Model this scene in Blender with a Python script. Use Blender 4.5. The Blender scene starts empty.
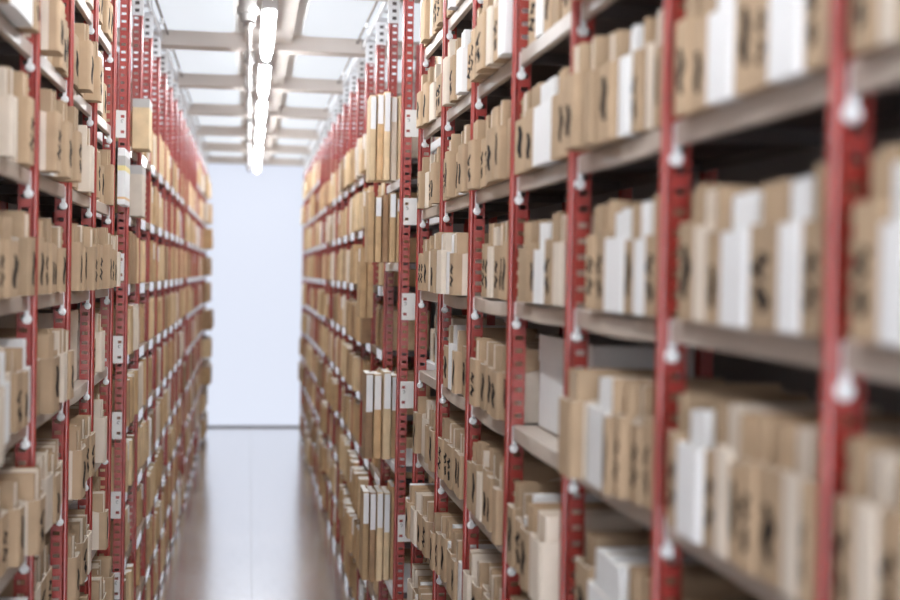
import bpy, math, random
from mathutils import Vector, Matrix

random.seed(11)
scn = bpy.context.scene
COL = scn.collection
CAM_H = 2.55                      # eye height above the floor (the photographer stands on a step)
YAW, PITCH, ROLL = 0.1599, -0.0207, 0.0187
F_PX = 1250.0
BAY = 0.7492
XR, XL = 0.8240, 0.657            # distance of the two rack fronts from the camera line
R0, L0 = 1.7016, 4.1009           # first upright of either side
END_Y = 20.5
CEIL_Z = CAM_H + 1.79

# ------------------------------------------------------------------ materials
def new_mat(name):
    m = bpy.data.materials.new(name); m.use_nodes = True
    nt = m.node_tree
    return m, nt, nt.nodes['Principled BSDF']

def mat(name, col, rough=0.5, metal=0.0, var=0.0, nscale=8.0, rnd=0.0, bump=0.0, bscale=60.0, coat=0.0, stretch=None, spec=0.5):
    m, nt, p = new_mat(name)
    p.inputs['Base Color'].default_value = (*col, 1)
    p.inputs['Roughness'].default_value = rough
    p.inputs['Metallic'].default_value = metal
    p.inputs['Coat Weight'].default_value = coat
    p.inputs['Coat Roughness'].default_value = 0.13
    if name == 'red_paint': p.inputs['Coat IOR'].default_value = 1.85; p.inputs['Coat Roughness'].default_value = 0.24
    p.inputs['Specular IOR Level'].default_value = spec
    N = nt.nodes.new; Lk = nt.links.new
    if var or rnd or bump:
        tc = N('ShaderNodeTexCoord'); oi = N('ShaderNodeObjectInfo')
        add = N('ShaderNodeVectorMath'); add.operation = 'ADD'
        mul = N('ShaderNodeMath'); mul.operation = 'MULTIPLY'; mul.inputs[1].default_value = 37.0
        Lk(oi.outputs['Random'], mul.inputs[0])
        Lk(tc.outputs['Object'], add.inputs[0]); Lk(mul.outputs[0], add.inputs[1])
        vec = add.outputs[0]
        if stretch:
            mp = N('ShaderNodeMapping'); mp.inputs['Scale'].default_value = stretch
            Lk(vec, mp.inputs['Vector']); vec = mp.outputs[0]
        no = N('ShaderNodeTexNoise'); no.inputs['Scale'].default_value = nscale; no.inputs['Detail'].default_value = 3
        Lk(vec, no.inputs['Vector'])
        hsv = N('ShaderNodeHueSaturation'); hsv.inputs['Color'].default_value = (*col, 1)
        mr = N('ShaderNodeMapRange'); mr.inputs['From Min'].default_value = 0.3; mr.inputs['From Max'].default_value = 0.7
        mr.inputs['To Min'].default_value = 1 - var; mr.inputs['To Max'].default_value = 1 + var
        Lk(no.outputs['Fac'], mr.inputs['Value'])
        m2 = N('ShaderNodeMapRange'); m2.inputs['To Min'].default_value = 1 - rnd; m2.inputs['To Max'].default_value = 1 + rnd
        Lk(oi.outputs['Random'], m2.inputs['Value'])
        mm = N('ShaderNodeMath'); mm.operation = 'MULTIPLY'
        Lk(mr.outputs[0], mm.inputs[0]); Lk(m2.outputs[0], mm.inputs[1])
        Lk(mm.outputs[0], hsv.inputs['Value'])
        Lk(hsv.outputs[0], p.inputs['Base Color'])
        if bump:
            n2 = N('ShaderNodeTexNoise'); n2.inputs['Scale'].default_value = bscale
            Lk(vec, n2.inputs['Vector'])
            b = N('ShaderNodeBump'); b.inputs['Strength'].default_value = bump; b.inputs['Distance'].default_value = 0.01
            Lk(n2.outputs['Fac'], b.inputs['Height']); Lk(b.outputs[0], p.inputs['Normal'])
    return m

def emit(name, col, s):
    m, nt, p = new_mat(name)
    p.inputs['Base Color'].default_value = (0.06, 0.06, 0.06, 1)
    p.inputs['Emission Color'].default_value = (*col, 1)
    p.inputs['Emission Strength'].default_value = s
    return m

M = {
 'red': mat('red_paint', (0.36, 0.032, 0.024), 0.32, var=0.10, nscale=30, coat=1.0),
 'kraft': mat('kraft_board', (0.455, 0.328, 0.215), 0.8, spec=0.15, var=0.10, nscale=9, rnd=0.14, bump=0.06),
 'pale': mat('pale_board', (0.72, 0.63, 0.53), 0.8, spec=0.15, var=0.07, nscale=9, rnd=0.08),
 'white': mat('white_board', (0.82, 0.82, 0.82), 0.7, var=0.03, nscale=7, rnd=0.04),
 'rim': mat('board_edge', (0.82, 0.74, 0.63), 0.8),
 'tan': mat('tan_folder', (0.52, 0.345, 0.185), 0.75, var=0.16, nscale=11, rnd=0.22),
 'buff': mat('buff_folder', (0.68, 0.51, 0.31), 0.75, var=0.12, nscale=11, rnd=0.15),
 'brown': mat('brown_folder', (0.33, 0.205, 0.115), 0.75, var=0.16, nscale=11, rnd=0.2),
 'paper': mat('paper', (0.80, 0.77, 0.72), 0.85, var=0.05, nscale=60, stretch=(1, 6, 1)),
 'ink': mat('ink', (0.010, 0.009, 0.010), 0.8, spec=0.05),
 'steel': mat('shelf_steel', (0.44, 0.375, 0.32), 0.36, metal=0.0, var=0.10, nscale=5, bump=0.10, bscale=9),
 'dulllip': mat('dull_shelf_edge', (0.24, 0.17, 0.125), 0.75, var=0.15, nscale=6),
 'under': mat('shaded_underside', (0.10, 0.085, 0.085), 0.6, var=0.1),  # shelf steel darkened to carry the shade below the shelves
 'whitesteel': mat('white_shelf_steel', (0.82, 0.83, 0.85), 0.3, var=0.03),
 'glint': mat('glint_white', (0.93, 0.94, 0.95), 0.2, coat=1.0),  # white that holds the bright glints of the far shelf lips
 'zinc': mat('zinc_clip', (0.93, 0.94, 0.95), 0.22, coat=1.0, metal=0.0, var=0.04),
 'tag': mat('tag_plate', (0.80, 0.79, 0.77), 0.5, var=0.03),
 'pipe': mat('pipe_paint', (0.34, 0.32, 0.305), 0.4, var=0.04),
 'darkpipe': mat('dark_pipe', (0.30, 0.26, 0.24), 0.45, var=0.05),
 'ceil': mat('ceiling_paint', (0.86, 0.86, 0.85), 0.7, var=0.03, nscale=1.5),
 'beam': mat('beam_paint', (0.66, 0.60, 0.555), 0.6, var=0.05, nscale=2),
 'wall': mat('wall_paint', (0.25, 0.23, 0.225), 0.8, var=0.04, nscale=2),
 'yellow': mat('yellow_tape', (0.80, 0.68, 0.30), 0.5, var=0.03),
 'greytape': mat('grey_tape', (0.50, 0.48, 0.46), 0.5, var=0.03),
 'orange': mat('orange_print', (0.75, 0.50, 0.28), 0.6),
 'tube': emit('lamp_tube', (0.93, 0.96, 1.0), 54.0),
 'door': emit('daylit_glazing', (0.80, 0.855, 1.0), 0.92),
 'ceil_glow': emit('glowing_ceiling_panel', (0.88, 0.93, 1.0), 0.86),  # white ceiling made to glow as soft fill light
 'rubber': mat('rubber_seal', (0.22, 0.21, 0.21), 0.7),
}
# polished concrete floor
def floor_mat():
    m, nt, p = new_mat('polished_concrete')
    N = nt.nodes.new; Lk = nt.links.new
    tc = N('ShaderNodeTexCoord')
    n1 = N('ShaderNodeTexNoise'); n1.inputs['Scale'].default_value = 1.3; n1.inputs['Detail'].default_value = 6
    n2 = N('ShaderNodeTexNoise'); n2.inputs['Scale'].default_value = 14; n2.inputs['Detail'].default_value = 4
    Lk(tc.outputs['Object'], n1.inputs['Vector']); Lk(tc.outputs['Object'], n2.inputs['Vector'])
    mx = N('ShaderNodeMath'); mx.operation = 'ADD'; Lk(n1.outputs['Fac'], mx.inputs[0]); Lk(n2.outputs['Fac'], mx.inputs[1])
    cr = N('ShaderNodeValToRGB')
    cr.color_ramp.elements[0].position = 0.35; cr.color_ramp.elements[0].color = (0.62, 0.60, 0.585, 1)
    cr.color_ramp.elements[1].position = 0.75; cr.color_ramp.elements[1].color = (0.80, 0.78, 0.77, 1)
    hf = N('ShaderNodeMath'); hf.operation = 'MULTIPLY'; hf.inputs[1].default_value = 0.5
    Lk(mx.outputs[0], hf.inputs[0]); Lk(hf.outputs[0], cr.inputs['Fac']); Lk(cr.outputs[0], p.inputs['Base Color'])
    rr = N('ShaderNodeMapRange'); rr.inputs['To Min'].default_value = 0.14; rr.inputs['To Max'].default_value = 0.30
    Lk(n1.outputs['Fac'], rr.inputs['Value']); Lk(rr.outputs[0], p.inputs['Roughness'])
    p.inputs['IOR'].default_value = 1.6; p.inputs['Metallic'].default_value = 0.8
    p.inputs['Coat Weight'].default_value = 1.0; p.inputs['Coat Roughness'].default_value = 0.16; p.inputs['Coat IOR'].default_value = 1.9
    return m
M['floor'] = floor_mat()

# ------------------------------------------------------------------ mesh helper
class Geo:
    def __init__(s): s.v = []; s.f = []; s.m = []; s.names = []
    def idx(s, n):
        if n not in s.names: s.names.append(n)
        return s.names.index(n)
    def face(s, pts, n):
        b = len(s.v); s.v += [tuple(p) for p in pts]; s.f.append(tuple(range(b, b + len(pts)))); s.m.append(s.idx(n))
    def box(s, x0, x1, y0, y1, z0, z1, n, faces=None):
        b = len(s.v)
        s.v += [(x0,y0,z0),(x1,y0,z0),(x1,y1,z0),(x0,y1,z0),(x0,y0,z1),(x1,y0,z1),(x1,y1,z1),(x0,y1,z1)]
        q = [(0,3,2,1),(4,5,6,7),(0,1,5,4),(1,2,6,5),(2,3,7,6),(3,0,4,7)]
        for k, t in enumerate(q):
            s.f.append(tuple(b + i for i in t))
            s.m.append(s.idx(faces[k] if isinstance(faces, (list, tuple)) and faces[k] else n))
    def grid(s, rows, n, closed=False, flip=False):
        b = len(s.v); c = len(rows[0])
        for r in rows: s.v += [tuple(p) for p in r]
        for i in range(len(rows) - 1):
            for j in range(c if closed else c - 1):
                k = (j + 1) % c
                q = (b+i*c+j, b+i*c+k, b+(i+1)*c+k, b+(i+1)*c+j)
                s.f.append(q[::-1] if flip else q); s.m.append(s.idx(n))
    def cyl(s, a, b_, r, n, seg=12, r2=None):
        a = Vector(a); b_ = Vector(b_); d = (b_ - a).normalized()
        u = d.orthogonal().normalized(); w = d.cross(u)
        ring = lambda c, rr: [c + u*math.cos(2*math.pi*k/seg)*rr + w*math.sin(2*math.pi*k/seg)*rr for k in range(seg)]
        r0, r1 = ring(a, r), ring(b_, r if r2 is None else r2)
        s.grid([r0, r1], n, closed=True); s.face(r0[::-1], n); s.face(r1, n)
    def add(s, o, mtx):
        b = len(s.v); s.v += [tuple(mtx @ Vector(p)) for p in o.v]
        im = [s.idx(n) for n in o.names]
        s.f += [tuple(b + i for i in t) for t in o.f]; s.m += [im[i] for i in o.m]
    def mesh(s, name, smooth=False):
        me = bpy.data.meshes.new(name); me.from_pydata(s.v, [], s.f)
        for n in s.names: me.materials.append(M[n])
        me.polygons.foreach_set('material_index', s.m)
        if smooth:
            me.polygons.foreach_set('use_smooth', [True] * len(s.f))
            me.set_sharp_from_angle(angle=math.radians(40))
        me.update(); return me

def obj(name, data, parent=None, loc=None, rz=0.0):
    o = bpy.data.objects.new(name, data.mesh(name) if isinstance(data, Geo) else data)
    COL.objects.link(o)
    if parent is not None: o.parent = parent
    if loc is not None: o.location = loc
    if rz: o.rotation_euler[2] = rz
    return o

def tag(o, label, cat, group=None):
    o['label'] = label; o['category'] = cat
    if group: o['group'] = group
    return o

def thing(name, label, cat, loc=(0,0,0), rz=0.0, group=None):
    o = obj(name, None, None, loc, rz)
    return tag(o, label, cat, group)

def struct(name, g, loc=None):
    o = obj(name, g, None, loc); o['kind'] = 'structure'; return o

ORD = ['first','second','third','fourth','fifth','sixth','seventh','eighth','ninth','tenth','eleventh','twelfth','thirteenth',
       'fourteenth','fifteenth','sixteenth','seventeenth','eighteenth','nineteenth','twentieth','twenty-first','twenty-second','twenty-third','twenty-fourth']

# ------------------------------------------------------------------ camera
fw = Vector((math.sin(YAW)*math.cos(PITCH), math.cos(YAW)*math.cos(PITCH), math.sin(PITCH)))
rt = Vector((math.cos(YAW), -math.sin(YAW), 0)); up = rt.cross(fw)
rt2 = rt*math.cos(ROLL) + up*math.sin(ROLL)
up2 = up*math.cos(ROLL) - rt*math.sin(ROLL)
CAM = Vector((0, 0, CAM_H))
cd = bpy.data.cameras.new('camera'); cam = bpy.data.objects.new('camera', cd); COL.objects.link(cam)
mw = Matrix((rt2, up2, -fw)).transposed().to_4x4(); mw.translation = CAM
cam.matrix_world = mw
cd.sensor_width = 36; cd.lens = 50; cd.clip_start = 0.05; cd.clip_end = 100
cd.dof.use_dof = True; cd.dof.focus_distance = 5.7; cd.dof.aperture_fstop = 1.4
scn.camera = cam

def px(p):
    d = Vector(p) - CAM
    dep = d.dot(fw)
    if dep < 0.05: return None
    return 450 + F_PX*d.dot(rt2)/dep, 300 - F_PX*d.dot(up2)/dep

def seen_area(pts, margin=0):
    """pixels of a quad's outline that fall into the frame (bounding shape, clamped)"""
    q = [px(p) for p in pts]
    if any(a is None for a in q): return 0.0
    xs = [min(max(a[0], -margin), 900+margin) for a in q]; ys = [min(max(a[1], -margin), 600+margin) for a in q]
    return (max(xs)-min(xs))*(max(ys)-min(ys))

# ------------------------------------------------------------------ the room
g = Geo(); g.box(-1.6, 1.9, -2.5, END_Y+0.4, -0.1, 0.0, 'floor'); struct('floor', g)
g = Geo(); g.box(-1.6, 1.9, -2.5, END_Y+0.4, CEIL_Z, CEIL_Z+0.1, 'ceil'); struct('ceiling', g)
g = Geo(); g.box(-1.4, -1.3, -2.5, END_Y+0.1, 0, CEIL_Z, 'wall'); struct('wall_left', g)
g = Geo(); g.box(1.5, 1.6, -2.5, END_Y+0.1, 0, CEIL_Z, 'wall'); struct('wall_right', g)
g = Geo()
g.box(-1.3, -0.86, END_Y, END_Y+0.1, 0, CEIL_Z, 'wall'); g.box(1.0, 1.5, END_Y, END_Y+0.1, 0, CEIL_Z, 'wall')
g.box(-0.86, 1.0, END_Y, END_Y+0.1, CEIL_Z-0.04, CEIL_Z, 'wall'); struct('wall_end', g)
g = Geo()
g.box(-1.4, -0.55, -2.6, -2.5, 0, CEIL_Z, 'wall'); g.box(0.95, 1.6, -2.6, -2.5, 0, CEIL_Z, 'wall'); g.box(-0.55, 0.95, -2.6, -2.5, 3.9, CEIL_Z, 'wall')
struct('added_back_wall', g)  # unseen wall added so its opening narrows the world light from behind
dr = obj('door_1', None, None, (0.07, END_Y+0.03, 0)); dr['kind'] = 'structure'
g = Geo(); g.box(-0.93, 0.93, 0, 0.03, 0.028, CEIL_Z-0.04, 'door'); obj('glazing', g, dr)
g = Geo()
for s in (-1, 1): g.box(s*0.93-0.02, s*0.93+0.02, -0.02, 0.05, 0, CEIL_Z-0.04, 'whitesteel')
obj('door_frame', g, dr)
g = Geo(); g.box(-0.91, 0.91, -0.01, 0.03, 0.0, 0.028, 'rubber'); obj('bottom_seal', g, dr)

beam_ys = [1.35, 3.45, 5.55, 7.65, 9.72, 11.78, 13.85, 15.92, 18.0, 20.07]
for k, y in enumerate(beam_ys):
    g = Geo(); g.box(-1.3, 1.5, y-0.10, y+0.10, CEIL_Z-0.11, CEIL_Z, 'beam')
    b = struct('ceiling_beam', g)
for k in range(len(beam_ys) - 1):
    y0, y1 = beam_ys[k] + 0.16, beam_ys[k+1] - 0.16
    wd = obj('ceiling_glow_%d' % (k + 1), None, None, (0.1, (y0+y1)/2, CEIL_Z)); wd['kind'] = 'structure'  # ceiling panel given its own glow in place of bounced lamp light
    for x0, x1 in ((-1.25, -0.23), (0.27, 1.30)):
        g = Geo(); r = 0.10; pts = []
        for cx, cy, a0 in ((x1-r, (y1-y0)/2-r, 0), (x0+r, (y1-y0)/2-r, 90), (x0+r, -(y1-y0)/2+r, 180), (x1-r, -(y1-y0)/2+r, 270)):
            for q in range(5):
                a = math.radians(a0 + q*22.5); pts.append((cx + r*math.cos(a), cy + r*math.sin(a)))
        g.grid([[(x, y, -0.012) for x, y in pts], [(x, y, -0.001) for x, y in pts]], 'ceil_glow', closed=True)
        g.face([(x, y, -0.012) for x, y in pts][::-1], 'ceil_glow'); obj('glow_panel', g, wd)
g = Geo(); g.box(-0.05, 0.29, -2.5, END_Y, CEIL_Z-0.07, CEIL_Z-0.001, 'beam'); struct('ceiling_trim', g)
for k, y in enumerate((9.3,)):
    g = Geo(); g.box(-0.001, 0.001, -5.5, 11.0, 0, 0.0015, 'rubber'); struct('floor_joint', g, (0.06, y, 0))

# lamps: battens with a bare tube on the ceiling centre line
lamp_ys = [-0.9, 1.2, 3.3, 5.4, 7.5, 9.57, 11.63, 13.7, 15.77, 17.85]
LZ = CEIL_Z - 0.19
body = Geo(); body.box(-0.025, 0.025, 0, 1.62, -0.008, 0.03, 'whitesteel')
body.box(-0.047, 0.047, 0, 1.62, -0.014, -0.008, 'whitesteel')
for yy in (0.3, 1.3): body.box(-0.012, 0.012, yy, yy+0.03, 0.03, 0.12, 'whitesteel')
for yy in (0.0, 1.56): body.box(-0.047, 0.047, yy-0.004, yy+0.06, -0.05, 0.046, 'pipe')
diff = Geo()
prof = [(-0.036, -0.010), (-0.038, -0.045), (-0.026, -0.062), (0, -0.068), (0.026, -0.062), (0.038, -0.045), (0.036, -0.010)]
diff.grid([[(x, 0.055, z) for x, z in prof], [(x, 1.56, z) for x, z in prof]], 'tube', flip=True)
diff.face([(x, 0.055, z) for x, z in prof], 'tube'); diff.face([(x, 1.56, z) for x, z in prof][::-1], 'tube')
sens = Geo()
rows = []
for i in range(7):
    a = math.pi*(i/6.0); rows.append([(0.032*math.sin(a)*math.cos(t)+1e-4*math.cos(t), 1.70+0.032*math.sin(a)*math.sin(t)+1e-4*math.sin(t), -0.05+0.032*math.cos(a)) for t in [2*math.pi*k/12 for k in range(12)]])
sens.grid(rows, 'tube', closed=True)
stemg = Geo(); stemg.cyl((0, 1.70, 0.12), (0, 1.70, -0.02), 0.012, 'pipe', 8)
bm_, dm_, sm_, st_ = body.mesh('batten'), diff.mesh('diffuser'), sens.mesh('bulb', True), stemg.mesh('stem')
whichl = ['x'] * 4 + ['second in line from the round pipe box, above its own bulb']
for k, y in enumerate(lamp_ys):
    if y < 7: lab = 'glowing ceiling batten lamp over the near bays, %s of four before the junction box' % ORD[k]
    else: lab = 'white ceiling batten lamp with glowing tube, %s in line beyond the round pipe box' % ORD[k-4]
    t = thing('batten_lamp', lab, 'ceiling lamp', (0.10, y, LZ), 0, 'batten lamps along the ceiling')
    obj('housing', bm_, t); obj('diffuser', dm_, t); obj('bulb_stem', st_, t); obj('bulb', sm_, t)

# conduit and junction box
t = thing('ceiling_conduit', 'pale conduit pipe with couplings along the ceiling beside the lamps', 'pipe', (-0.035, 7.0, CEIL_Z-0.20))
g = Geo(); g.cyl((0.012, 0.85, 0), (0.012, 13.4, 0), 0.016, 'pipe', 10); obj('pipe_run', g, t)
for k in range(9):
    g = Geo(); y = 1.25 + k*1.45
    g.cyl((0.012, y, 0), (0.012, y+0.07, 0), 0.025, 'pipe', 10); g.box(-0.025, 0.055, y+0.02, y+0.05, -0.004, 0.13, 'pipe'); obj('coupling', g, t)
t = thing('junction_box', 'grey stepped round junction box on the ceiling at the conduit end', 'junction box', (-0.03, 7.75, CEIL_Z-0.225))
g = Geo(); g.cyl((0, 0, 0.225), (0, 0, 0.035), 0.055, 'pipe', 20); obj('neck', g, t)
g = Geo(); g.cyl((0, 0, 0.035), (0, 0, -0.005), 0.066, 'pipe', 24); obj('flange', g, t)
g = Geo(); g.cyl((0, 0, -0.005), (0, 0, -0.05), 0.052, 'pipe', 24, 0.042); obj('cover', g, t)

# ------------------------------------------------------------------ shelving
PITCH_H = 0.042
POST_H = CEIL_Z - 0.02
def post_geo(h, holes=True):
    g = Geo()
    # rounded front tube, long axis up (x into the rack)
    pr = [(0.010 + 0.010*math.cos(2*math.pi*k/20), 0.0105*math.sin(2*math.pi*k/20)) for k in range(20)]
    g.grid([[(x, y, 0.004) for x, y in pr], [(x, y, h) for x, y in pr]], 'red', closed=True)
    g.face([(x, y, h) for x, y in pr], 'red')
    g.box(-0.002, 0.064, -0.02, 0.02, 0, 0.004, 'red')
    x0, x1, yf, yb = 0.019, 0.061, -0.010, -0.007
    if not holes:
        g.box(x0, x1, yf, yb, 0.004, h, 'red'); return g
    a, b = 0.028, 0.053
    n = int((h - 0.004) / PITCH_H); z = 0.004
    for y, fl in ((yf, False), (yb, True)):
        for xa, xb in ((x0, a), (b, x1)):
            q = [(xa, y, 0.004), (xb, y, 0.004), (xb, y, h), (xa, y, h)]
            g.face(q[::-1] if fl else q, 'red')
    for k in range(n + 1):
        za = z + k*PITCH_H; zb = min(za + 0.0275, h)
        if za >= h: break
        g.box(a, b, yf, yb, za, zb, 'red')
    g.face([(x1, yf, 0.004), (x1, yb, 0.004), (x1, yb, h), (x1, yf, h)], 'red')
    # stiffening lip at the inner edge
    g.box(x1-0.003, x1, yb, 0.012, 0.004, h, 'red')
    return g
PM = post_geo(POST_H).mesh('post', True)
HT = CEIL_Z - 0.105
PMs = post_geo(HT - 0.14).mesh('post', True)
g = Geo()
g.box(0, 0.004, -0.022, 0.022, 0.004, HT, 'red'); g.box(-0.03, 0, 0.018, 0.022, 0.004, HT, 'red'); g.box(-0.03, 0, -0.022, -0.018, 0.004, HT, 'red')
g.box(-0.03, 0.006, -0.025, 0.025, 0, 0.004, 'red')
RPM = g.mesh('rear_post')

def shelf_geo(lip, sag=0.0, depth=0.34, top='steel', under='under'):
    """tray with a rolled front lip; local origin at the front edge's middle, top face at z = 0"""
    g = Geo(); n = 8 if sag else 2; L = BAY - 0.034
    prof = [(depth, -0.002), (0.003, 0.0), (0.0, -0.003), (0.0, -0.046), (0.003, -0.049), (0.018, -0.050), (0.020, -0.044)]
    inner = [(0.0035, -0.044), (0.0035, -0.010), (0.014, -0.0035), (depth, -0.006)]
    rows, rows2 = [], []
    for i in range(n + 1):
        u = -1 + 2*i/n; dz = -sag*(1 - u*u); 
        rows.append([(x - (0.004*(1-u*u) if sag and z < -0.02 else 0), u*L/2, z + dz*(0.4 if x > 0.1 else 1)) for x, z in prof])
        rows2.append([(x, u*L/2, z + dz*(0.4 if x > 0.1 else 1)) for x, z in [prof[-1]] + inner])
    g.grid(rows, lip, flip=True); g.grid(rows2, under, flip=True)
    if top != lip:
        pass
    # side runners and the back upstand
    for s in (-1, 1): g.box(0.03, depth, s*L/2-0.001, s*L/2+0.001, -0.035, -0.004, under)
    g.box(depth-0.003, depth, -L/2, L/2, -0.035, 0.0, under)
    return g
SH = [shelf_geo('steel').mesh('shelf', True), shelf_geo('steel', 0.010).mesh('shelf', True), shelf_geo('steel', 0.005).mesh('shelf', True)]
SHW = shelf_geo('whitesteel').mesh('shelf', True)
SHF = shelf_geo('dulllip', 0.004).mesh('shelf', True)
g = Geo(); g.box(-0.0035, -0.0005, -0.345, -0.345+0.30, -0.062, -0.0015, 'glint')  # white plate added to imitate the bright glint on each far shelf lip
GLINT = g.mesh('lip_glint')
g = Geo()
g.box(0.0225, 0.0365, -0.0145, -0.0105, -0.066, -0.004, 'zinc')
CL = g.mesh('shelf_clip')
g = Geo(); g.cyl((0.029, -0.0145, -0.076), (0.029, -0.021, -0.076), 0.0115, 'zinc', 14, 0.010); g.cyl((0.029, -0.0105, -0.076), (0.029, -0.0145, -0.076), 0.015, 'zinc', 14)
BO = g.mesh('bolt', True)
g = Geo(); g.box(-0.001, 0.0185, -0.0135, -0.012, 0, 0.001, 'zinc')

g = Geo()   # white post head
g.box(-0.002, 0.066, -0.019, 0.019, 0, 0.15, 'whitesteel')
for k in range(3): g.box(0.022, 0.048, -0.0200, -0.0192, 0.02+k*0.045, 0.04+k*0.045, 'under')
HEAD = g.mesh('post_head')

def tag_plate():
    """white plate with two square holes and a curved locking tab"""
    g = Geo(); y0, y1 = -0.015, -0.012
    xs = [0.022, 0.030, 0.050, 0.104]; zs = [-0.075, -0.050, -0.034, 0.034, 0.050, 0.075]
    for i in range(3):
        for j in range(5):
            if i == 1 and j in (1, 3): continue
            g.box(xs[i], xs[i+1], y0, y1, zs[j], zs[j+1], 'tag')
    return g
TAG = tag_plate().mesh('shelf_tag')
g = Geo(); pts = []
for k in range(8):
    a = math.radians(150 - k*38); pts.append((0.041 + 0.0065*math.cos(a), 0.017 + 0.008*math.sin(a)))
for k in range(7):
    (xa, za), (xb, zb) = pts[k], pts[k+1]
    g.cyl((xa, -0.0155, za), (xb, -0.0155, zb), 0.0017, 'under', 6)
TAB = g.mesh('locking_tab')

def level(side, n):
    return CAM_H + ((-0.082 + 0.40*n) if side > 0 else (-0.091 + 0.395*n))
def post_y(side, i): return (R0 if side > 0 else L0) + BAY*i
def front(side): return XR if side > 0 else -XL

def rack(label, side, i0, i1, levels, far=False, tags=None, heads=False, skip=(), extra=()):
    """one bolted run of bays from upright i0 to upright i1; local +x runs into the rack"""
    ym = post_y(side, i0)
    rz = 0.0 if side > 0 else math.pi
    t = thing('shelving_rack', label, 'shelving rack', (front(side), ym, 0), rz, None)
    k_ = 1 if side > 0 else -1
    for i in range(i0, i1 + 1):
        ly = k_ * BAY * (i - i0)
        p = obj('post', PMs if heads else PM, t, (0, ly, 0))
        if side < 0: p.scale = (1, -1, 1)
        if heads:
            h = obj('post_head', HEAD, p, (0, 0, HT - 0.15))
            if side < 0: p.scale = (1, -1, 1)
        obj('rear_post', RPM, t, (0.40, ly, 0))
        if tags and i == tags[0]:
            for z in tags[1]:
                q = obj('shelf_tag', TAG, p, (0, 0, CAM_H + z)); obj('locking_tab', TAB, p, (0, 0, CAM_H + z))
        if not far and not (tags and i == tags[0]):
            for n in levels:
                q = obj('shelf_clip', CL, t, (0, ly, level(side, n)))
                if side < 0: q.scale = (1, -1, 1)
                obj('bolt', BO, q)
    for i in range(i0 - (1 if far else 0), i1):
        for n in levels:
            if (i, n) in skip: continue
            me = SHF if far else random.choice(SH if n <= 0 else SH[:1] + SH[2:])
            if (side > 0 and i == 6) or (side < 0 and i == 3): me = SHW
            t_ = obj('shelf', me, t, ((0.001 if far and i >= i0 else 0.024) + (0.13 if (side > 0 and i == 6) else 0.08 if (side < 0 and i == 3) else 0), k_*BAY*(i - i0 + 0.5), level(side, n)))
            if far:
                q = obj('lip_glint', GLINT, t_); q.scale = (1, k_, 1)
        for (j, z) in extra:
            if j == i: obj('shelf', SHW, t, (0.006, k_*BAY*(i - i0 + 0.5), CAM_H + z))
    return t
LV = list(range(-6, 5)); LVF = list(range(-6, 3))
BUN = [0.535, 0.06, -1.085, -1.80]
rk = rack('large red slotted-post shelving rack full of kraft archive boxes, blurred where it comes close', 1, -2, 7, LV, tags=(7, [0.836, 0.345, -0.186, -0.68, -1.43]), skip=())
rack('far red rack stuffed with tan folders, starting just beyond the large rack\'s white-tagged post', 1, 8, 15, LVF, far=True, heads=True, skip=[(7, n) for n in LVF if n > -6], extra=[(7, z) for z in BUN])
rack('last red rack reaching the bright door, in line behind the large rack', 1, 16, 24, LVF + [3], far=True, heads=True, skip=[(i, 3) for i in (15, 16, 17)])
rack('smaller red shelving rack across the aisle, with pale sided archive boxes', -1, -2, 4, LV, tags=(4, [0.79, 0.005, -0.45, -0.87, -1.31, -1.76]))
rack('red shelving rack with white shelf edges starting just behind the yellow-striped carton', -1, 5, 12, LVF, far=True, heads=True)
rack('last red shelving rack by the bright door on the yellow-striped carton\'s side', -1, 13, 21, LVF + [3], far=True, heads=True, skip=[(i, 3) for i in (12, 13, 14, 15)])

# white slotted upright seen through the empty slot
t = tag(obj('slotted_upright', None, None, (XR+0.10, post_y(1, 6)-0.03, level(1, -1)+0.001)), 'white slotted upright strip standing in the empty slot of the large rack', 'upright')
g = Geo(); g.box(0, 0.062, -0.004, 0, 0, 0.345, 'tag')
for k in range(7): g.box(0.036, 0.052, -0.0048, -0.004, 0.03+k*0.045, 0.046+k*0.045, 'darkpipe')
obj('strip', g, t)

# overhead ladder trays and pipes along both rack tops
def tray(side, y0, y1, label, plabel):
    x = front(side) + side*0.012; s = side
    t = thing('cable_tray', label, 'cable tray', (x, y0, CEIL_Z-0.055))
    for dx in (0.0, s*0.10):
        g = Geo(); g.box(dx-0.006, dx+0.006, 0, y1-y0, -0.028, 0.022, 'whitesteel'); obj('side_rail', g, t)
    for k in range(int((y1-y0)/0.28)):
        g = Geo(); y = 0.1 + k*0.28
        g.box(min(0, s*0.10), max(0, s*0.10), y, y+0.03, -0.02, 0.0, 'whitesteel'); obj('rung', g, t)
    for k in range(int((y1-y0)/BAY)):
        g = Geo(); y = 0.25 + k*BAY
        g.box(-0.012, 0.012, y, y+0.05, -0.036, 0.053, 'whitesteel'); obj('hanger', g, t)
    t = thing('sprinkler_pipe', plabel, 'pipe', (front(side) - side*0.03, y0, CEIL_Z-0.03))
    g = Geo(); g.cyl((0, 0, 0), (0, y1-y0, 0), 0.010, 'darkpipe', 8); obj('pipe_run', g, t)
    for k in range(int((y1-y0)/1.1)):
        g = Geo(); y = 0.4 + k*1.1; g.cyl((0, y, -0.008), (0, y, -0.045), 0.013, 'zinc', 8, 0.018); obj('sprinkler_head', g, t)
tray(1, 7.3, 20.2, 'white ladder cable tray running above the far tan folder rack', 'thin dark pipe with nozzles under the ceiling above the tan folder rack')
tray(-1, 7.5, 20.2, 'white ladder cable tray above the rack behind the yellow-striped carton', 'thin dark pipe with nozzles under the ceiling above the yellow-striped carton\'s side')

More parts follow.
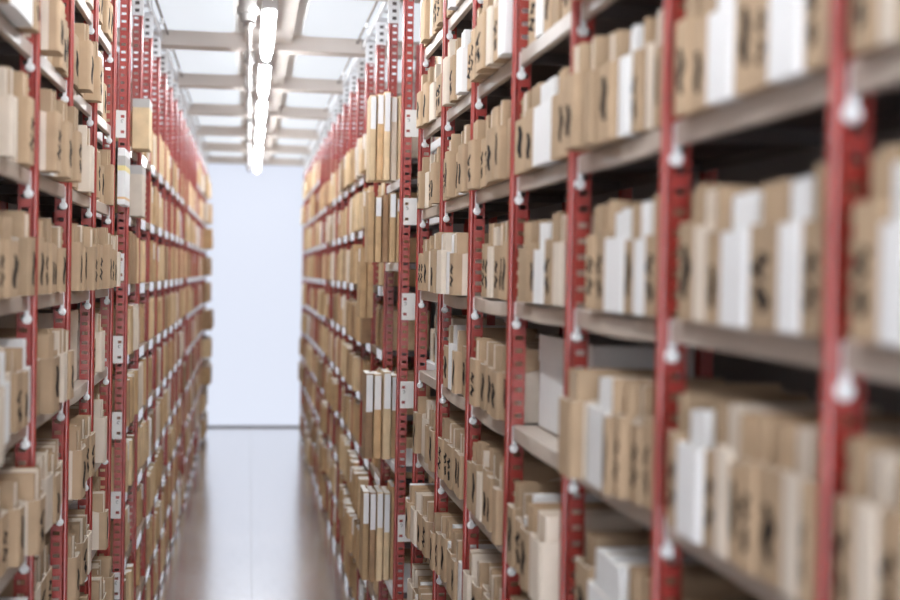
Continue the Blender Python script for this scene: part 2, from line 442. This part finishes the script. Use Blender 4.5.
# ------------------------------------------------------------------ archive boxes
W0, H0, D0 = 0.08, 0.25, 0.29
def sleeve_geo(spine, sidem, hc=0.165):
    g = Geo(); r = 0.010; t = 0.0028
    def path(off):
        w = W0/2 - off; p = [(D0, -w), (0.13, -w), (0.035, -w), (off + r, -w)]
        for k in range(1, 3):
            a = math.radians(270 - 90*k/3.0); p.append((off + r + r*math.cos(a), -w + r + r*math.sin(a)))
        p += [(off, -w + r), (off, w - r)]
        for k in range(1, 3):
            a = math.radians(180 - 90*k/3.0); p.append((off + r + r*math.cos(a), w - r + r*math.sin(a)))
        p += [(off + r, w), (0.035, w), (0.13, w), (D0, w)]
        return p
    ztop = lambda x: hc + max(0, (x - 0.05))/(D0 - 0.05)*0.06 + (0.004 if x < 0.012 else 0)
    po, pi = path(0), path(t); n = len(po)
    for j in range(n - 1):
        (xa, ya), (xb, yb) = po[j], po[j+1]
        m = spine if min(xa, xb) < 0.0101 else sidem
        g.face([(xa, ya, 0), (xb, yb, 0), (xb, yb, ztop(xb)), (xa, ya, ztop(xa))][::-1], m)
        (xc, yc), (xd, yd) = pi[j], pi[j+1]
        g.face([(xc, yc, 0.003), (xd, yd, 0.003), (xd, yd, ztop(xb)), (xc, yc, ztop(xa))], sidem)
        g.face([(xa, ya, ztop(xa)), (xb, yb, ztop(xb)), (xd, yd, ztop(xb)), (xc, yc, ztop(xa))][::-1], 'rim')
    g.face([(x, y, 0) for x, y in po], spine)
    g.face([(x, y, 0.003) for x, y in pi][::-1], sidem)
    g.box(D0-0.0028, D0, -W0/2, W0/2, 0, 0.225, sidem)
    return g
def contents_geo(cols, seed):
    rnd = random.Random(seed); g = Geo(); n = len(cols); w = W0 - 0.014; y = -w/2
    for k, c in enumerate(cols):
        ww = w/n*(0.9 if k < n-1 else 0.97); x0 = 0.012 + rnd.random()*0.014; h = H0*(0.95 + 0.05*rnd.random())
        # folded folder: spine, two covers, paper between
        g.box(x0, D0-0.012, y, y+0.0016, 0.004, h, c); g.box(x0, D0-0.012, y+ww-0.0016, y+ww, 0.004, h, c)
        g.box(x0, x0+0.0016, y+0.0016, y+ww-0.0016, 0.004, h, c)
        g.box(x0+0.0016, D0-0.014, y+0.0016, y+ww-0.0016, 0.004, h-0.006, 'paper', [None, 'kraft' if c == 'kraft' else None, None, None, None, None])
        y += w/n
    return g
def ink_geo(seed):
    """one or two hand-drawn strokes, thick in the middle"""
    rnd = random.Random(seed); g = Geo()
    z = 0.024 + rnd.random()*0.02
    for part in range(1 + seed % 2):
        ln = (0.085 if seed % 2 == 0 else 0.042) * (0.85 + 0.35*rnd.random()); y = (rnd.random()-0.5)*0.012
        amp = 0.004 + 0.012*rnd.random(); ph = rnd.random()*6; fr = 0.5 + 0.8*rnd.random(); sl = (rnd.random()-0.5)*0.02
        pts = [(y + amp*math.sin(k*fr + ph) + sl*(k-4)/8.0, z + ln*k/8.0, 0.006 + 0.012*math.sin(math.pi*(k+0.6)/9.2)*(0.6+0.5*rnd.random())) for k in range(9)]
        for k in range(8):
            (ya, za, wa), (yb, zb, wb) = pts[k], pts[k+1]
            P = [(-0.0006, ya-wa, za), (-0.0006, ya+wa, za), (-0.0006, yb+wb, zb), (-0.0006, yb-wb, zb)]
            g.face(P, 'ink'); Q = [(0.0004, p[1], p[2]) for p in P]
            for a in range(4):
                b = (a+1) % 4; g.face([P[a], Q[a], Q[b], P[b]], 'ink')
        z += ln + 0.008
    return g
STY = {'k': ('kraft', 'pale', ['kraft', 'pale', 'kraft']), 'q': ('kraft', 'kraft', ['kraft', 'kraft']), 'p': ('pale', 'pale', ['pale', 'kraft', 'pale']), 'w': ('white', 'white', ['white', 'white'])}
GEOS, MESH = {}, {}
for s, (a, b, c) in STY.items():
    GEOS[s] = [(sleeve_geo(a, b, hc), contents_geo(c if k % 2 == 0 else c[::-1], k*7+3)) for k, hc in enumerate((0.160, 0.168, 0.175))]
    MESH[s] = [(x.mesh('sleeve', True), y.mesh('folder_stack')) for x, y in GEOS[s]]
INKG = [ink_geo(k) for k in range(1, 11)]; INKM = [x.mesh('ink_mark') for x in INKG]

BOXES = []     # dicts: side, bay, level, y centre, width, prot, height, style, ink, lean
def put(side, bay, n, y0, y1, prot, st, h=None, ink=None, deep=0.0):
    if h is None: h = random.uniform(0.235, 0.275)
    if ink is None: ink = st in 'kq' and random.random() < 0.93
    w = abs(y1-y0)
    BOXES.append(dict(side=side, bay=bay, n=n, y=(y0+y1)/2, w=w, prot=prot, h=h, st=st, ink=ink, v=random.randrange(3), iv=random.randrange(10),
                      lean=random.choice([0, 0, 0, random.uniform(-0.03, 0.03)]), depth=random.uniform(0.95, 1.03)))

ROWS = {   # measured rows: (protrusion past the post line, [(far end, near end, style)])
 (1,0,1):(0.005,[(2.378,2.292,'q'),(2.292,2.202,'q'),(2.202,2.085,'w'),(2.085,1.988,'q'),(1.988,1.926,'q'),(1.926,1.806,'w'),(1.806,1.736,'q')]),
 (1,0,0):(0.0,[(2.367,2.266,'q'),(2.266,2.198,'p'),(2.198,2.119,'q'),(2.119,1.997,'w'),(1.997,1.88,'q'),(1.88,1.8,'w'),(1.8,1.728,'q')]),
 (1,0,-1):(0.015,[(2.344,2.281,'q'),(2.281,2.154,'w'),(2.154,2.091,'q'),(2.091,2.031,'p'),(2.031,1.975,'q'),(1.975,1.913,'q'),(1.913,1.818,'q'),(1.818,1.758,'p'),(1.758,1.722,'q')]),
 (1,-1,1):(0.0,[(1.656,1.581,'q'),(1.581,1.53,'p'),(1.53,1.451,'q')]),
 (1,-1,0):(0.0,[(1.639,1.555,'q'),(1.555,1.49,'w'),(1.49,1.431,'q')]),
 (1,-1,-1):(0.0,[(1.664,1.608,'q'),(1.608,1.545,'p'),(1.545,1.481,'q'),(1.481,1.422,'p')]),
 (1,1,1):(0.0,[(3.104,2.985,'k',.05),(2.975,2.90,'k',.034),(2.89,2.776,'k',.018),(2.76,2.686,'w',0),(2.68,2.624,'q',0),(2.62,2.58,'p',-.015),(2.575,2.534,'q',-.015),(2.53,2.476,'q',-.02)]),
 (1,1,0):(0.0,[(3.047,2.955,'q'),(2.955,2.876,'q'),(2.876,2.715,'w'),(2.715,2.641,'q'),(2.641,2.564,'w'),(2.564,2.478,'q')]),
 (1,1,-1):(0.0,[(2.995,2.871,'k',.075),(2.85,2.692,'w',.04),(2.688,2.648,'k',.045),(2.644,2.60,'k',.03),(2.595,2.533,'k',.011),(2.528,2.478,'q',0)]),
 (1,1,-2):(0.02,[(3.006,2.87,'q'),(2.87,2.616,'w'),(2.616,2.545,'q'),(2.545,2.479,'q')]),
 (1,2,1):(0.01,[(3.894,3.734,'k'),(3.734,3.598,'q'),(3.598,3.388,'w'),(3.388,3.309,'q'),(3.309,3.222,'k')]),
 (1,2,0):(0.0,[(3.828,3.686,'q'),(3.686,3.606,'q'),(3.606,3.467,'w'),(3.467,3.372,'q'),(3.372,3.271,'p')]),
 (-1,-1,2):(0.03,[(3.84,3.497,'w'),(3.497,3.40,'k'),(3.93,3.845,'k')]),
}
EMPTY = {(1,5,-1), (1,2,-1), (-1,1,-1)}
def fill(side, bay, n):
    if (side, bay, n) in EMPTY: return
    if (side, bay, n) in ROWS:
        pr, l = ROWS[(side, bay, n)]
        for a, b, st, *ex in sorted(l, key=lambda q: q[1]):
            h = random.uniform(0.25, 0.268) - (0.012 if st == 'w' else 0)
            put(side, bay, n, b + 0.002, a - 0.002, pr - 0.006 + (ex[0] if ex else 0) + (0.004 if st == 'w' else 0) + random.uniform(-0.004, 0.004), st, h)
        return
    y = post_y(side, bay) + 0.028; end = post_y(side, bay+1) - 0.022
    base = random.choice([-0.03, -0.02, -0.012, -0.005, 0.02]) if side > 0 else random.choice([-0.04, -0.03, -0.02, 0.0])
    if side > 0 and bay == 6: base = -0.18
    if side < 0 and bay == 3: base = -0.15
    hb = random.uniform(0.245, 0.272)
    if random.random() < 0.2: y += random.uniform(0.02, 0.09)
    while True:
        w = random.choice([0.075, 0.088, 0.10, 0.112, 0.128])
        if side < 0 and random.random() < 0.3: w *= 1.2
        if y + w > end: break
        st = random.choices('kqpw', [0.56, 0.15, 0.18, 0.11])[0]
        pr = base + random.choice([0, 0.004, 0.01, 0.018, 0.03]) + (random.choice([0, 0, 0, 0.02, 0.04]) if side < 0 else 0)
        if base < -0.1: pr = base
        put(side, bay, n, y, y + w, pr, st, hb + random.uniform(-0.012, 0.014))
        y += w + random.choice([0.003, 0.004, 0.008, 0.02]) + (0.06 if random.random() < 0.05 else 0)
for side, b0, b1 in ((1, -1, 7), (-1, -2, 4)):
    for bay in range(b0, b1):
        for n in LV[:-1]: fill(side, bay, n)

def box_matrix(b):
    rz = 0.0 if b['side'] > 0 else math.pi
    loc = Vector((front(b['side']) - b['side']*b['prot'], b['y'], level(b['side'], b['n']) + 0.0008))
    m = Matrix.Translation(loc) @ Matrix.Rotation(rz, 4, 'Z') @ Matrix.Rotation(b['lean']*0.2, 4, 'Z') @ Matrix.Diagonal((b['depth'], b['w']/W0, b['h']/H0, 1))
    return m
def box_pts(b):
    s = b['side']; x = front(s) - s*b['prot']; z = level(s, b['n']); ya, yb = b['y']-b['w']/2, b['y']+b['w']/2
    return [(x, ya, z), (x, yb, z), (x, yb, z+b['h']), (x, ya, z+b['h'])]
keep = []
for b in BOXES:
    if seen_area(box_pts(b), 90) < 1: continue
    b['a'] = seen_area(box_pts(b)); keep.append(b)
# number along each shelf from the camera outwards
rowcount = {}
for b in sorted(keep, key=lambda b: b['y']):
    k = (b['side'], b['bay'], b['n']); rowcount[k] = rowcount.get(k, 0) + 1; b['o'] = rowcount[k] - 1
keep.sort(key=lambda b: -b['a'])
SEEN_ROW = {}
def shelf_words(n):
    if n == 0: return 'shelf just below eye level'
    if n > 0: return '%s shelf above eye level' % ORD[n-1]
    return '%s shelf under eye level' % ORD[-n]
COLW = {'k': 'kraft-spined pale-sided', 'q': 'brown kraft', 'p': 'cream', 'w': 'white'}
SIDEW = {1: 'large rack', -1: 'smaller rack'}
rest = Geo()
for i, b in enumerate(keep):
    mtx = box_matrix(b)
    if i < 300:
        bayn = b['bay'] + (1 if b['side'] > 0 else 1)
        lab = '%s archive box, %s along %s, %s bay of %s' % (COLW[b['st']], ORD[b['o']], shelf_words(b['n']), ORD[max(bayn, 0)], SIDEW[b['side']])
        t = thing('archive_box', lab, 'archive box', (0, 0, 0), 0, 'archive boxes on the %s' % SIDEW[b['side']])
        t.matrix_world = mtx
        sl = obj('sleeve', MESH[b['st']][b['v']][0], t)
        obj('folder_stack', MESH[b['st']][b['v']][1], t)
        if b['ink']: obj('ink_mark', INKM[b['iv']], sl)
    else:
        gs, gc = GEOS[b['st']][b['v']]
        rest.add(gs, mtx); rest.add(gc, mtx)
        if b['ink']: rest.add(INKG[b['iv']], mtx)
o = obj('further_archive_boxes', rest); o['kind'] = 'stuff'
tag(o, 'the remaining smaller kraft archive boxes packed along both slotted racks', 'archive boxes')

# ------------------------------------------------------------------ single cartons
def carton(label, side, y0, y1, xin0, xin1, z0, z1, col, tape=None, stripe=None, lid=False):
    """a taped carton; xin measured from the rack front into the rack"""
    cx = front(side) + side*(xin0+xin1)/2
    t = thing('carton', label, 'carton', (cx, (y0+y1)/2, z0))
    w, d, h = xin1-xin0, y1-y0, z1-z0; g = Geo(); c = 0.004
    pr = lambda z, o: [(-w/2+o, -d/2+o, z), (w/2-o, -d/2+o, z), (w/2-o, d/2-o, z), (-w/2+o, d/2-o, z)]
    g.grid([pr(0, c), pr(c, 0), pr(h-c, 0), pr(h, c)], col, closed=True); g.face(pr(0, c)[::-1], col); g.face(pr(h, c), col)
    obj('body', g, t)
    if tape:
        g = Geo(); g.box(-w/2-0.0008, w/2+0.0008, -d/2-0.0008, d/2+0.0008, h*0.83, h+0.0008, tape); obj('tape', g, t)
    if stripe:
        for a, b_, m, nm in stripe:
            g = Geo(); g.box(-w/2-0.0007, w/2+0.0007, -d/2-0.0007, d/2+0.0007, h*a, h*b_, m); obj(nm, g, t)
    if lid:
        g = Geo(); g.box(-w/2-0.003, w/2+0.003, -d/2-0.003, d/2+0.003, h*0.72, h+0.003, col); obj('lid', g, t)
    return t
y4 = post_y(-1, 4)
carton('white carton with a yellow stripe hanging in front of the white-tagged post', -1, y4-0.30, y4-0.025, -0.004, 0.034, level(-1, 1)+0.03, level(-1, 1)+0.33, 'white',
       stripe=[(0.60, 0.69, 'yellow', 'yellow_stripe'), (0.69, 0.86, 'greytape', 'grey_band'), (0.10, 0.14, 'orange', 'print_line')])
carton('tan carton with grey tape, top row just behind the white-tagged post of the smaller rack', -1, 7.55, 7.78, -0.065, 0.03, level(-1, 2)+0.002, level(-1, 2)+0.295, 'buff', tape='greytape')
carton('cream carton with grey tape directly under the tan taped carton', -1, 7.55, 7.80, -0.03, 0.04, level(-1, 1)+0.002, level(-1, 1)+0.30, 'pale', tape='greytape')
for k, (a, b_) in enumerate(((3.27, 3.55), (3.56, 3.90))):
    z = level(1, -1) + 0.002
    carton('pale grey lidded carton set deep on the large rack, %s one of its pair' % ('camera-side' if k == 0 else 'aisle-end'), 1, a, b_, 0.10, 0.38, z, z+0.29, 'white', lid=True)
z = level(-1, -1) + 0.002
carton('tall cream carton alone on a shelf of the smaller rack', -1, 5.05, 5.5, 0.06, 0.33, z, z+0.30, 'pale', lid=True)

# ------------------------------------------------------------------ folders of the far racks
def folder_geo(col, label=False, w=0.05, h=0.29, d=0.27):
    """folded cardboard folder, spine to -x, ends slightly open, paper inside"""
    g = Geo()
    pl = [(0.0, -w*0.30), (0.004, -w*0.46), (0.03, -w*0.5), (d, -w*0.42)]
    pr_ = [(x, -y) for x, y in pl][::-1]
    p = pl[::-1] + pr_[::-1]
    g.grid([[(x, y, 0) for x, y in p], [(x, y, h*0.5) for x, y in p], [(x + 0.003, y*0.95, h) for x, y in p]], col, closed=True, flip=True)
    g.face([(x, y, 0) for x, y in p], col)
    g.face([(x + 0.003, y*0.95, h) for x, y in p][::-1], 'paper')
    g.box(d*0.45, d*0.8, -w*0.30, -w*0.24, h-0.01, h+0.012, col)
    return g
def label_geo(w=0.05, h=0.29, f=0.42):
    g = Geo(); g.box(-0.0012, 0.006, -w*0.38, w*0.38, h*(1-f), h*0.985, 'white'); return g
FC = ['tan', 'buff', 'brown', 'pale', 'white']
FG = {c: folder_geo(c) for c in FC}; FM = {c: FG[c].mesh('file_folder', True) for c in FC}
LG = label_geo(); LM = LG.mesh('spine_label')
FOLD = []
for side, b0, b1 in ((1, 8, 24), (-1, 4, 21)):
    for bay in range(b0, b1):
        for n in LVF + ([3] if bay >= (18 if side > 0 else 16) else []):
            y = post_y(side, bay) + 0.03; end = post_y(side, bay+1) - 0.02
            if side < 0 and bay == 4 and n in (1, 2): continue
            base = random.choice([-0.03, -0.015, -0.008, 0.0]) if side < 0 else random.choice([-0.03, -0.015, -0.008, 0.0, 0.03])
            if side > 0 and bay == 8: base = -0.03
            if side > 0 and bay in (9, 10): base = random.choice([-0.01, 0.03, 0.06])
            if side < 0 and bay >= 19: base = random.choice([0.05, 0.08, 0.12])
            wt = {1: [0.52, 0.26, 0.16, 0.04, 0.02], -1: [0.40, 0.30, 0.14, 0.12, 0.04]}[side]
            if n >= 1: wt = [0.30, 0.52, 0.04, 0.11, 0.03]
            cc = random.choices(FC, wt)[0]
            hb = random.uniform(0.245, 0.29)
            while True:
                w = random.uniform(0.04, 0.085)
                if y + w > end: break
                if random.random() < 0.35: cc = random.choices(FC, wt)[0]
                if random.random() < 0.93:
                    FOLD.append(dict(side=side, bay=bay, n=n, y=y+w/2, w=w, prot=base + random.uniform(-0.01, 0.015), h=hb + random.uniform(-0.02, 0.015), st=cc, lab=random.random() < (0.12 if n > 0 else 0.05)))
                y += w + random.choice([0.002, 0.004, 0.012])
for f in FOLD: f['a'] = seen_area(box_pts(f))
FOLD = [f for f in FOLD if f['a'] > 0]
rowcount = {}
for f in sorted(FOLD, key=lambda f: f['y']):
    k = (f['side'], f['bay'], f['n']); rowcount[k] = rowcount.get(k, 0) + 1; f['o'] = rowcount[k] - 1
FOLD.sort(key=lambda f: (-f['a']))
FW = {'tan': 'tan', 'buff': 'buff', 'brown': 'brown', 'pale': 'cream', 'white': 'white'}
def fmatrix(f):
    return (Matrix.Translation((front(f['side']) - f['side']*f['prot'], f['y'], level(f['side'], f['n']) + 0.0008)) @
            Matrix.Rotation(0 if f['side'] > 0 else math.pi, 4, 'Z') @ Matrix.Diagonal((1, f['w']/0.05, f['h']/0.29, 1)))
rest = Geo()
NF = 278
for i, f in enumerate(FOLD):
    m = fmatrix(f)
    if i < NF:
        post = f['bay'] - (7 if f['side'] > 0 else 4)
        lab = '%s folder, %s along %s, %s bay past %s' % (FW[f['st']], ORD[f['o']], shelf_words(f['n']), ORD[post],
              "large rack's tagged post" if f['side'] > 0 else 'yellow-striped carton')
        o = obj('file_folder', FM[f['st']]); o.matrix_world = m
        tag(o, lab, 'folder', 'folders on the far rack past the %s' % ('large rack' if f['side'] > 0 else 'yellow-striped carton'))
        if f['lab']: obj('spine_label', LM, o)
    else:
        rest.add(FG[f['st']], m)
        if f['lab']: rest.add(LG, m)
o = obj('distant_folders', rest); o['kind'] = 'stuff'
tag(o, 'the smallest tan and brown folders along the far racks', 'folders')

# long record bundles turned sideways past the tagged post: their labelled spines face up the aisle
def bundle(label, x, y, z, w, h, col, lf, grp, tilt=0.0):
    t = thing('hanging_folder', label, 'folder', (x, y, z), -math.pi/2*0 + math.pi/2, grp)
    g = folder_geo(col, w=w, h=h, d=0.24); o = obj('cover', g.mesh('cover', True), t)
    if lf:
        g = Geo(); g.box(-0.0012, 0.006, -w*0.40, w*0.40, h*(1-lf), h*0.985, 'white'); obj('spine_label', g, t)
    t.rotation_euler = (0, tilt, math.pi/2)
    return t
ROWB = [('top row beside tagged post', 0.537, 0.50, [('buff', .40), ('tan', .35), ('buff', .45), ('pale', .3), ('buff', 0)]),
        ('second row beside tagged post', 0.062, 0.385, [('tan', .0), ('tan', .30), ('brown', 0), ('tan', .35), ('tan', 0.2)]),
        ('third row beside tagged post', -1.083, 0.50, [('brown', .45), ('tan', .42), ('buff', .42), ('tan', .42)]),
        ('lowest row beside tagged post', -1.798, 0.53, [('tan', .36), ('brown', .42), ('buff', .40), ('buff', .45), ('tan', .0)])]
for nm, z, h, cols in ROWB:
    n = len(cols); x = XR - 0.148; w = 0.205/n
    for k, (c, lf) in enumerate(cols):
        bundle('long %s folder%s, %s from the aisle, %s' % (FW[c], ' with white spine label' if lf else '', ORD[k], nm),
               x + w/2 + random.uniform(-0.002, 0.002), 7.22 + random.uniform(-0.02, 0.04), CAM_H + z, w*0.91, h + random.uniform(-0.02, 0.02), c, lf, 'long folders past the tagged post')
        x += w

for k, (xx, hh) in enumerate(((XR-0.10, 0.36), (XR-0.055, 0.34))):
    bundle('plain tan folder leaning out between second and third rows, %s of its pair' % ('outer' if k == 0 else 'inner'), xx, 7.98 + 0.02*k, CAM_H-0.29, 0.044, hh, 'tan', 0, 'long folders past the tagged post')

# ------------------------------------------------------------------ light
w = bpy.data.worlds.new('world'); scn.world = w; w.use_nodes = True
w.node_tree.nodes['Background'].inputs[0].default_value = (0.90, 0.93, 1.0, 1)
w.node_tree.nodes['Background'].inputs[1].default_value = 9.0
scn.view_settings.view_transform = 'Standard'; scn.view_settings.look = 'None'
scn.view_settings.exposure = 0.0; scn.view_settings.gamma = 1.0
scn.cycles.use_denoising = True
scn.cycles.max_bounces = 8; scn.cycles.diffuse_bounces = 5; scn.cycles.glossy_bounces = 4
scn.cycles.sample_clamp_indirect = 6.0
